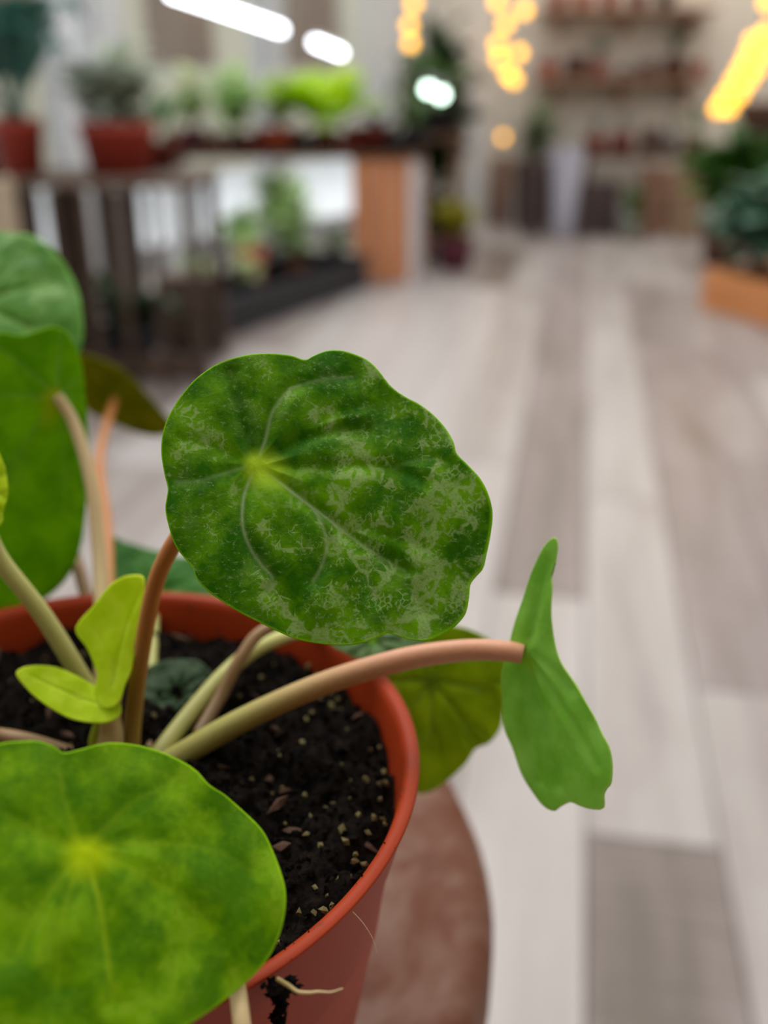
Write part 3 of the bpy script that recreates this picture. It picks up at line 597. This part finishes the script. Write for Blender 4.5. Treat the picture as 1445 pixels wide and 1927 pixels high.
W_STAND = wood('stand_wood', (98, 78, 66), (60, 46, 38)); W_GREY = wood('weathered_wood', (124, 104, 90), (84, 68, 58)); W_ORNG = wood('orange_wood', (224, 150, 100), (190, 116, 72)); W_ORNGX = wood('orange_wood_board', (236, 162, 104), (206, 132, 80), 'X'); W_BRN = wood('brown_wood', (112, 80, 58), (74, 50, 36)); W_SHELF = wood('shelf_board', (168, 130, 104), (134, 98, 76), 'X'); W_PALE = wood('pale_wood', (206, 188, 164), (176, 156, 130)); W_PINK = wood('pinkish_wood', (204, 176, 164), (176, 146, 134))

# --- slatted stand on the left
Ys = 3.20; zt = at(200, 338, Ys).z; xl, xr = at(24, 340, Ys).x, at(366, 345, Ys).x; dep = .42
st = empty('slatted_stand', ((xl+xr)/2, Ys+dep/2, 0)); tag(st, 'weathered wooden slatted stand carrying two red pots on the left', 'stand')
w = xr-xl
MB().box((0, 0, zt-.0125), (w+.02, dep+.02, .025), 0, .003).build('top', W_GREY, st)
for sx in (-1, 1):
    for sy in (-1, 1): MB().box((sx*(w/2-.018), sy*(dep/2-.02), (zt-.025)/2), (.036, .04, zt-.025), 0, .003).build('post', W_STAND, st)
for sy in (-1, 1): MB().box((0, sy*(dep/2-.008), .06), (w-.075, .016, .08), 0, .002).build('rail', W_STAND, st)
for px in (68, 100, 158, 222, 288):
    q = at(px, 400, Ys).x-(xl+xr)/2; MB().box((q, -dep/2-.006, (zt-.03)/2), (.026, .012, zt-.03), 0, .002).build('slat', W_STAND, st)
for px in (50, 112, 172):
    q = at(px, 400, Ys).x-(xl+xr)/2+.02; MB().box((q, dep/2+.006, (zt-.03)/2), (.055, .012, zt-.03), 0, .002).build('slat', W_STAND, st)
bxo = at(378, 640, 3.75); o = empty('wooden_box', (-.70, 3.715, 0)); tag(o, 'low brown wooden box between the slatted stand and the growing tray', 'box')
for sy in (-1, 1):
    for k in range(2): MB().box((0, sy*.073, .07+k*.13), (.20, .014, .122), 0, .002).build('board', W_GREY, o)
for sx in (-1, 1):
    for k in range(2): MB().box((sx*.093, 0, .07+k*.13), (.014, .132, .122), 0, .002).build('board', W_GREY, o)
MB().box((0, 0, .265), (.20, .16, .012), 0, .002).build('lid', W_GREY, o)
pb = at(2, 380, 2.9); o = MB().box((0, 0, (pb.z+.06)/2), (.11, .03, pb.z+.06), .1, .003).build('wooden_board', W_PALE); o.location = (pb.x-.02, 2.9, 0); tag(o, 'pale upright board at the left edge beside the slatted stand', 'board')
def X(px, Y, z): return X_at(px, Y, z)
potted('red pot with tall teal green leaves at the left edge on the slatted stand', X(35, 3.36, zt+.1), 3.36, zt, .085, .165, RED, G_TEAL, 'arch', .38, .36, 18, 1, width=1.3)
potted('wide red pot with white edged foliage on the slatted stand', X(222, 3.40, zt+.1), 3.40, zt, .125, .155, RED, G_WHITE, 'bush', .25, .19, 130, 2)
potted('small green pot plant with one broad dark leaf behind the wide red pot', X(300, 3.545, zt+.1), 3.545, zt, .05, .09, DRED, G_FRESH, 'round', .36, .14, 4, 8, width=.6)
potted('dark green plant on the floor under the slatted stand', X(240, 3.42, .1), 3.42, 0, .11, .15, BLK, G_DARK, 'bush', .17, .19, 44, 5)
potted('tall dark bush at the upper left corner behind the red pots', X(8, 3.75, .1), 3.75, 0, .16, .25, BLK, G_DARK, 'bush', 1.15, .22, 110, 6)
wp = MB().box((0, 0, 1.3), (.10, .10, 2.6), wrz, .006).build('white_post', WHITE); wp.location = (at(115, 120, 4.2).x, 4.2, 0); tag(wp, 'white roof post behind the teal plant on the left', 'post')

# --- bench along the windows
Yb = 4.95; zb = at(550, 288, Yb).z; bxl, bxr = at(290, 290, Yb).x, at(800, 290, Yb).x; bd = .46
bn = empty('bench', ((bxl+bxr)/2, Yb+bd/2, 0)); tag(bn, 'long dark wooden bench full of small pots under the tube lights', 'bench'); bw = bxr-bxl
for k in range(4): MB().box((0, -bd/2+(k+.5)*bd/4, zb-.0125), (bw, bd/4-.012, .025), 0, .002).build('board', W_BRN, bn)
for sx in (-1, 1):
    for sy in (-1, 1): MB().box((sx*(bw/2-.05), sy*(bd/2-.05), (zb-.025)/2), (.045, .045, zb-.025), 0, .003).build('leg', plain('white_metal', (214, 214, 216), .4), bn)
    MB().box((sx*(bw/2-.05), 0, zb-.05), (.03, bd-.15, .05)).build('cross_rail', W_BRN, bn)
bench = [('small mauve pot with pale sprigs, first on the bench from the left', 365, .06, .10, PURP, G_PALE, 'bush', .34, .13, 110),
         ('brown pot with pale yellow green leaves, second on the bench', 445, .065, .08, BRN, G_MINT, 'bush', .36, .15, 120),
         ('orange red pot with grey green leaves in the middle of the bench', 525, .115, .10, ORNG, G_PALE, 'bush', .30, .15, 100),
         ('dark red pot with glowing lime leaves on the bench', 612, .07, .09, DRED, G_LIME, 'round', .50, .2, 16),
         ('wide dark red pot with low dark leaves before the white column', 700, .125, .11, DRED, G_DARK, 'bush', .08, .10, 20),
         ('black pot with olive sprigs, last on the bench', 782, .06, .10, BLK, G_MID, 'bush', .22, .13, 40)]
for i, (lb, px, r, hh, pmat, fol, kd, ht, sp, n) in enumerate(bench): potted(lb, X(px, Yb+.16, zb+.05), Yb+.16, zb, r, hh, pmat, fol, kd, ht, sp, n, 20+i)
for i, (px, lb) in enumerate(((330, 'left bench end'), (405, 'bench front between mauve and brown pots'), (485, 'bench front left of the orange pot'), (570, 'bench front left of the lime plant'), (655, 'bench front right of the lime plant'), (745, 'bench front beside the wide red pot'))):
    potted(('small dark pot with a seedling at the ' if i in (1, 3, 5) else 'small red pot with a seedling at the ')+lb, X(px, Yb+.06, zb), Yb+.055, zb, .05, .085, (DRED, BRN, DRED, BLK, DRED, BLK)[i], (G_PALE, G_MINT, G_GREY, G_MID, G_GREY, G_MID)[i], 'bush', .09, .05, 16, 120+i)
# orange slatted crate, pinkish board and dark shelf post before and beside the bench
oc = at(720, 515, 4.80); ocz = zb-.028
cr = empty('wooden_crate', (at(720, 420, 5.1).x, 5.06, 0)); tag(cr, 'upright orange wood crate standing before the end of the bench', 'crate')
for k in range(4): MB().box((-.108+k*.072, -.075, ocz/2), (.064, .014, ocz), 0, .002).build('slat', W_ORNG, cr)
for sx in (-1, 1): MB().box((sx*.137, 0, ocz/2), (.014, .13, ocz), 0, .002).build('side', W_ORNG, cr)
MB().box((0, 0, ocz-.008), (.28, .16, .016), 0, .002).build('lid', W_BRN, cr)
pk = at(757, 480, 5.46); o = MB().box((0, 0, (zb-.03)/2), (.065, .02, zb-.03), 0, .003).build('wooden_board', W_PINK); o.location = (at(768, 400, 5.0).x+.045, 5.0, 0); tag(o, 'pinkish white board leaning upright right of the orange crate', 'board')
dk = empty('shelf_rack', (at(812, 400, 5.7).x, 5.72, 0)); tag(dk, 'dark brown narrow rack right of the orange crate', 'rack')
for sx in (-1, 1):
    for sy in (-1, 1): MB().box((sx*.12, sy*.12, .32), (.04, .04, .64), 0, .003).build('post', W_BRN, dk)
for z in (.08, .63): MB().box((0, 0, z), (.32, .32, .03), 0, .003).build('shelf', W_BRN, dk)
potted('mauve pot with yellow leaves on the floor beside the dark rack', X(856, 5.32, .1), 5.32, 0, .10, .16, PURP, G_YEL, 'bush', .26, .14, 90, 31)
potted('bushy dark plant on top of the dark rack', at(812, 400, 5.7).x, 5.72, .645, .11, .14, BLK, G_MID, 'bush', .30, .20, 70, 32)
potted('tall dark green plant climbing between the two white posts', X(822, 5.98+.12, .3), 6.10, 0, .16, .26, BLK, G_DARK, 'bush', 1.25, .28, 330, 33)
potted('tall blue green plant behind the climbing plant', X(792, 6.62, .3), 6.62, 0, .13, .26, BLK, G_TEAL, 'bush', 1.22, .18, 130, 34)
for (px, Y, ww, lb) in ((702, 5.85, .15, 'broad white post rising behind the middle bench'), (899, 6.75, .075, 'thin white post left of the yellow lights')):
    o = MB().box((0, 0, 1.3), (ww, ww, 2.6), 0, .006).build('white_post', WHITE); o.location = (X(px, Y, .95), Y, 0); tag(o, lb, 'post')
# black growing tray on the floor
ta, tb = on(412, 640, 0), on(690, 540, 0); td = (tb-ta); tl = td.length; trz = math.atan2(td.y, td.x); tn = Vector((-td.y, td.x, 0)).normalized()
tw_ = .34; tc = ta+td*.5+tn*tw_/2
tr = empty('growing_tray', (tc.x, tc.y, 0), trz); tag(tr, 'long black plastic growing tray on the floor before the windows', 'tray')
mb = MB().box((0, 0, .01), (tl, tw_, .02))
for sy in (-1, 1): mb.box((0, sy*(tw_/2-.006), .075), (tl, .012, .13), 0, .002)
for sx in (-1, 1): mb.box((sx*(tl/2-.006), 0, .075), (.012, tw_-.024, .13), 0, .002)
mb.build('tub', BLK, tr)
mb = MB()
for sy in (-1, 1): mb.box((0, sy*(tw_/2+.004), .14), (tl+.04, .028, .014), 0, .003)
for sx in (-1, 1): mb.box((sx*(tl/2+.004), 0, .14), (.028, tw_, .014), 0, .003)
mb.build('lip', BLK, tr)
tray = [('black pot with pale mint leaves, nearest in the growing tray', .14, .06, BLK, G_MINT, 'bush', .16, .10, 30), ('black pot of green sprigs beside the nearest pot in the growing tray', .30, .055, BLK, G_PALE, 'bush', .14, .09, 28),
        ('small orange clay pot in the growing tray', .47, .065, ORNG, G_MINT, 'arch', .13, .10, 8), ('brown pot with tall pale mint leaves in the growing tray', .63, .055, BRN, G_MINT, 'bush', .48, .12, 90),
        ('pot with grey green leaves near the far end of the growing tray', .78, .055, BLK, G_GREY, 'bush', .16, .10, 30), ('pot of fresh green leaves at the far end of the growing tray', .91, .055, BLK, G_MID, 'bush', .13, .12, 34)]
for i, (lb, t, r, pm_, fol, kd, ht, sp, n) in enumerate(tray):
    q = ta+td*t+tn*(tw_*(.5+.16*(-1)**i)); potted(lb, q.x, q.y, .021, r, (.15, .15, .23, .16, .15, .15)[i], pm_, fol, kd, ht, sp, n, 40+i)
potted('tall pale green plant on the floor under the bench', X(528, 5.25, .1), 5.25, 0, .09, .14, GREYP, G_MINT, 'bush', .50, .17, 130, 50)
potted('pale plant on the floor by the window left of the tall pale one', X(455, 5.0, .1), 5.0, 0, .09, .12, GREYP, G_MINT, 'bush', .30, .16, 90, 51)

# --- tube lights over the bench
TUBE = emit('white_tube', (240, 246, 255), 9.0)
for (a, b, lb) in ((at(322, -14, 3.75), at(530, 56, 4.6), 'long white tube light hanging over the left end of the bench'), (at(592, 80, 4.75), at(642, 100, 5.25), 'shorter white tube light hanging over the lime plant')):
    c = (a+b)/2; r = empty('tube_light', c); tag(r, lb, 'light'); d = (b-a).normalized(); sd = d.cross(Vector((0, 0, 1))).normalized()
    MB().tube([a-c, b-c], .014, 12).build('tube', TUBE, r, True)
    MB().tube([a-c-d*.02+Vector((0, 0, .024)), b-c+d*.02+Vector((0, 0, .024))], .013, 6).build('housing', plain('grey_metal', (160, 160, 160), .4), r)
    for q in (a, b): MB().tube([q-c+Vector((0, 0, .03)), Vector((q.x-c.x, q.y-c.y, 2.66-c.z))], .0025, 5).build('wire', DK, r)

c = Vector((1.75, 6.55, 2.35)); r = empty('tube_light', c); tag(r, 'unseen fill tube added high before the shelves to brighten the back wall', 'light')  # fill light added above the view so the back wall reads brighter
MB().tube([Vector((-.8, 0, 0)), Vector((.8, 0, 0))], .02, 12).build('tube', emit('added_fill_tube', (255, 240, 220), 30.0), r, True)
MB().box((0, 0, .04), (1.7, .05, .035), 0, .004).build('housing', plain('grey_metal', (160, 160, 160), .4), r)
for sx in (-.7, .7): MB().tube([Vector((sx, 0, .05)), Vector((sx, 0, .31))], .003, 5).build('wire', DK, r)

# --- strings of warm globe lights
WARM = emit('warm_globe', (255, 184, 46), 4.2); WARM2 = emit('deep_warm_globe', (255, 180, 36), 4.0)
def light_string(lb, pts, top, r, mat):
    c = pts[0]; root = empty('light_string', c); tag(root, lb, 'lights')
    P = [Vector((pts[0].x, pts[0].y, top))]+pts
    MB().tube([q-c for q in crom(P, 4)], .004, 5).build('wire', DK, root)
    for q in pts:
        o = MB().ball(q-c+Vector((0, -r*1.15, 0)), r, 12, 8).build('bulb', mat, root, True)
        MB().tube([q-c+Vector((0, .004, 0)), q-c+Vector((0, -r*.25, 0))], r*.45, 8).build('socket', DK, o)
light_string('short string of warm lights by the broad white post', [at(778, 8, 5.6), at(770, 48, 5.6), at(772, 82, 5.6)], 2.66, .024, WARM)
light_string('string of warm yellow lights hanging by the thin white post', [at(x, y, 6.6) for x, y in ((935, 4), (950, 46), (935, 84), (938, 112), (955, 140), (966, 150), (975, 100), (985, 20))], 2.66, .030, WARM)
light_string('single warm light low down by the thin white post', [at(946, 258, 6.9)], 2.66, .022, WARM2)
light_string('string of golden lights slanting down at the right edge', [at(x, y, 4.9) for x, y in ((1440, 6), (1436, 62), (1412, 78), (1432, 98), (1402, 106), (1420, 128), (1390, 130), (1404, 152), (1376, 154), (1388, 178), (1360, 180), (1368, 204), (1346, 204))], 2.66, .026, WARM2)
spot = emit('cool_bulb', (226, 255, 236), 9.0)
for px, py, lb in ((806, 168, 'left of the two cool white bulbs in the dark foliage'), (830, 178, 'right of the two cool white bulbs in the dark foliage')):
    c = at(px, py, 5.2); r = empty('clip_lamp', c); tag(r, lb, 'lamp'); MB().ball((0, 0, 0), .022, 12, 8).build('bulb', spot, r, True)
    MB().lathe([(.012, .018), (.03, .03), (.02, .06), (.004, .065)], n=16).build('shade', GREYP, r, True); MB().tube([Vector((0, 0, .06)), Vector((0, 0, 2.66-c.z))], .003, 5).build('wire', DK, r)

# --- back wall: shelves, table and what stands there
def bshelf(name, z, x0, x1, depth, lb, Yw=YB):
    r = empty(name, ((x0+x1)/2, Yw-depth/2-.002, z)); tag(r, lb, 'shelf')
    MB().box((0, 0, -.014), (x1-x0, depth, .028), 0, .003).build('board', W_SHELF, r)
    for k in (-.38, 0, .38): MB().box((k*(x1-x0), depth/2-.10, -.09), (.02, .2, .12), 0, .002).build('bracket', W_SHELF, r)
zs1 = at(1150, 146, 7.15).z; zs2 = at(1150, 16, 7.15).z; sx0, sx1 = at(1012, 146, 7.15).x, at(1330, 146, 7.15).x
bshelf('wall_shelf', zs1, sx0, sx1, .26, 'lower wooden wall shelf on the back wall'); bshelf('wall_shelf', zs2, sx0, sx1, .26, 'upper wooden wall shelf on the back wall')
for i, (px, pm_, fol, kd, ht, lb) in enumerate(((1048, RED, G_MID, 'bush', .2, 'first pot from the left on the upper wall shelf'), (1095, ORNG, G_GREY, 'arch', .2, 'second pot from the left on the upper wall shelf'), (1145, RED, G_MID, 'bush', .2, 'third pot from the left on the upper wall shelf'), (1198, DRED, G_DARK, 'bush', .2, 'fourth pot from the left on the upper wall shelf'), (1250, BLK, G_DARK, 'arch', .25, 'last pot on the upper wall shelf'))):
    potted(lb, X(px, 7.14, zs2), 7.14, zs2, .06, .10, pm_, fol, kd, ht*.7, .07, 12, 60+i)
for i, (px, r, hh, pm_, fol, kd, ht, sp, lb) in enumerate(((1030, .06, .10, ORNG, G_MID, 'bush', .16, .08, 'bright green plant at the left end of the lower wall shelf'), (1082, .075, .13, BRN, G_DARK, 'bush', .06, .06, 'round dark brown pot on the lower wall shelf'), (1125, .06, .10, RED, G_GREY, 'arch', .20, .16, 'red pot with grey green leaves on the lower wall shelf'), (1175, .05, .05, BRN, G_GREY, 'bush', .05, .06, 'low brown pot in the middle of the lower wall shelf'), (1215, .06, .09, DRED, G_PALE, 'bush', .05, .06, 'dull red pot right of the middle of the lower wall shelf'),
        (1268, .09, .12, BRN, G_DARK, 'arch', .22, .18, 'wide brown pot with dark leaves on the lower wall shelf'), (1315, .05, .09, ORNG, G_YEL, 'bush', .10, .07, 'yellowish plant at the right end of the lower wall shelf'))):
    potted(lb, X(px, 7.14, zs1), 7.14, zs1, r, hh, pm_, fol, kd, ht*.8, sp*.7, 10, 70+i)
ztb = at(1180, 290, 6.7).z; tx0, tx1 = at(1088, 290, 6.7).x, at(1330, 290, 6.7).x
tb_ = empty('display_table', ((tx0+tx1)/2, 6.86, 0)); tag(tb_, 'low brown table with pots against the back wall', 'table')
for k in range(3): MB().box((0, -.16+k*.16, ztb-.014), (tx1-tx0, .15, .028), 0, .003).build('board', W_BRN, tb_)
for sx in (-1, 1):
    for sy in (-1, 1): MB().box((sx*((tx1-tx0)/2-.04), sy*.19, (ztb-.028)/2), (.05, .05, ztb-.028), 0, .003).build('leg', W_BRN, tb_)
for i, (px, r, hh, pm_, fol, kd, ht, sp, lb) in enumerate(((1118, .075, .10, RED, G_TEAL, 'bush', .20, .13, 'red pot with blue green leaves at the left of the low table'), (1168, .085, .12, plain('rose_pot', (158, 78, 76)), G_GREY, 'arch', .14, .12, 'rose coloured pot on the low table'), (1220, .065, .14, BRN, G_DARK, 'bush', .06, .07, 'dark brown pot in the middle of the low table'), (1258, .06, .12, GREYP, G_GREY, 'bush', .26, .11, 'grey pot with tall grey green leaves on the low table'), (1303, .07, .10, DRED, G_MID, 'arch', .22, .15, 'dark red pot at the right of the low table'))):
    potted(lb, X(px, 6.86, ztb), 6.86, ztb, r, hh, pm_, fol, kd, ht*.85, sp*.7, 14, 80+i)
potted('bushy green plant left of the low table by the back wall', X(1004, 7.02, .2), 7.02, 0, .14, .40, W_BRN, G_MID, 'bush', .55, .18, 90, 90)
va = at(1060, 412, 6.5); vz = at(1060, 283, 6.5).z
vs = empty('tall_vase', (va.x, 6.5, 0)); tag(vs, 'tall pale lavender vase on the floor before the low table', 'vase')
LAV = plain('lavender_glaze', (206, 206, 222), .4, .5, .05)
MB().lathe([(0, 0), (.072, 0), (.078, .01), (.09, vz*.5), (.105, vz-.01), (.105, vz), (.098, vz), (.09, vz*.9), (.08, vz*.5), (0, vz*.2)], n=36).build('body', LAV, vs, True); MB().lathe([(.098, vz-.004), (.112, vz-.002), (.112, vz+.008), (.098, vz+.006)], n=36).build('rim', LAV, vs, True)
def pallet(lb, px0, px1, py0, py1, Y, mat, n):
    a, b = at(px0, py1, Y), at(px1, py0, Y); hh = b.z; r = empty('slatted_box', ((a.x+b.x)/2, Y+.1, 0)); tag(r, lb, 'crate'); w = b.x-a.x
    for sx in (-1, 1):
        for sy in (-1, 1): MB().box((sx*(w/2-.02), sy*.085, hh/2), (.03, .02, hh), 0, .002).build('post', mat, r)
    for k in range(n):
        for sy in (-1, 1): MB().box((0, sy*.101, (k+.5)*hh/n), (w, .012, hh/n*.72), 0, .002).build('slat', mat, r)
pallet('dark slatted box under the left of the low table', 1088, 1168, 345, 402, 6.42, plain('dark_stain', (84, 68, 66), .7), 4)
pallet('brown slatted box under the right of the low table', 1212, 1262, 318, 405, 6.42, wood('tan_wood', (164, 124, 100), (126, 90, 70), 'X'), 5)
pallet('pale brown slatted box at the far right under the low table', 1268, 1330, 322, 408, 6.38, wood('pale_tan_wood', (190, 158, 130), (158, 126, 100), 'X'), 5)
potted('small upright green plant in a pale pot between the slatted boxes', X(1188, 6.3, .1), 6.3, 0, .05, .14, plain('pale_green_pot', (168, 180, 164)), G_FRESH, 'blade', .22, .08, 12, 95, width=1.6)
pallet('reddish brown box on the floor left of the vase', 928, 962, 300, 398, 6.9, wood('reddish_wood', (150, 112, 94), (118, 84, 68)), 3)
pallet('dark narrow box on the floor beside the vase', 985, 1028, 300, 405, 6.45, plain('dark_stain', (84, 68, 66), .7), 3)

# --- orange crate of blue green plants at the right
c0 = on(1316, 580, 0); c1 = on(1470, 622, 0); cd_ = (c1-c0); crz = math.atan2(cd_.y, cd_.x); cl = .62; chh = at(1316, 505, c0.y).z
cdir = cd_.normalized(); cnn = Vector((-cdir.y, cdir.x, 0)); cw_ = .42; cc = c0+cdir*cl/2+cnn*cw_/2
box = empty('planter_box', (cc.x, cc.y, 0), crz); tag(box, 'orange wood planter box on the floor at the right edge', 'planter box')
nb = 2
for k in range(nb):
    for sy in (-1, 1): MB().box((0, sy*(cw_/2-.008), (k+.5)*chh/nb), (cl, .016, chh/nb-.006), 0, .002).build('board', W_ORNGX, box)
    for sx in (-1, 1): MB().box((sx*(cl/2-.008), 0, (k+.5)*chh/nb), (.016, cw_-.034, chh/nb-.006), 0, .002).build('board', W_ORNGX, box)
MB().box((0, 0, .012), (cl-.034, cw_-.034, .02)).build('bottom', W_ORNGX, box)
MB().box((0, 0, chh*.45), (cl-.036, cw_-.036, chh*.7)).build('soil', EARTH, box)
def bush(lb, p, height, spread, n, fol, seed, width=1.0):
    r = empty('leafy_plant', p); tag(r, lb, 'plant'); g = random.Random(seed); tw = MB(); k = 10; tips = []
    for i in range(k):
        az = i*2.4; rr = spread*math.sqrt((i+.5)/k)*.85; hh = height*(1-.4*(i+.5)/k); P = [Vector((0, 0, 0)), Vector((rr*.5*math.cos(az), rr*.5*math.sin(az), hh*.6)), Vector((rr*math.cos(az), rr*math.sin(az), hh*.8))]
        tw.tube(P, [.008, .006, .003], 5); tips.append(P)
    tw.build('twig', plain('twig_bark', (92, 76, 52)), r)
    for i in range(n):
        P = tips[i % k]; t = g.uniform(.25, 1); q = P[1].lerp(P[2], (t-.5)*2) if t > .5 else P[0].lerp(P[1], t*2); put_leaf(r, 'oval', fol, q, g.uniform(0, 6.28), g.uniform(-.6, .5), spread*g.uniform(.4, .65), width)
zb2 = chh*.8
q = c0+cdir*.15+cnn*.16; bush('bushy blue green plant in the planter box', (q.x, q.y, zb2), .50, .24, 300, G_BLUE, 100, 1.4)
q = c0+cdir*.52+cnn*.24; bush('dark green plant at the right end of the planter box', (q.x, q.y, zb2), .45, .17, 160, G_BLUE, 101, 1.4)
potted('fresh green plant behind the planter box under the golden lights', X(1372, 5.48, .4), 5.48, 0, .11, .20, BRN, G_FRESH, 'bush', .60, .26, 200, 102)
potted('olive plant behind the planter box at the right edge', X(1440, 6.0, .4), 6.05, 0, .13, .22, BLK, G_MID, 'bush', .68, .24, 160, 103)
hb = at(1436, 208, 5.10); bk = empty('hanging_basket', hb); tag(bk, 'dark brown hanging basket at the right edge below the golden lights', 'basket')
MB().lathe([(0, -.10), (.07, -.09), (.11, -.03), (.12, .03), (.115, .035), (.10, -.02), (0, -.06)], n=28).build('bowl', plain('dark_coir', (74, 56, 46), .9), bk, True)
for k in range(3): MB().tube([Vector((.115*math.cos(k*2.094), .115*math.sin(k*2.094), .03)), Vector((0, 0, .34))], .003, 5).build('cord', DK, bk)
MB().tube([Vector((0, 0, .34)), Vector((0, 0, 2.66-hb.z))], .003, 5).build('cord', DK, bk)
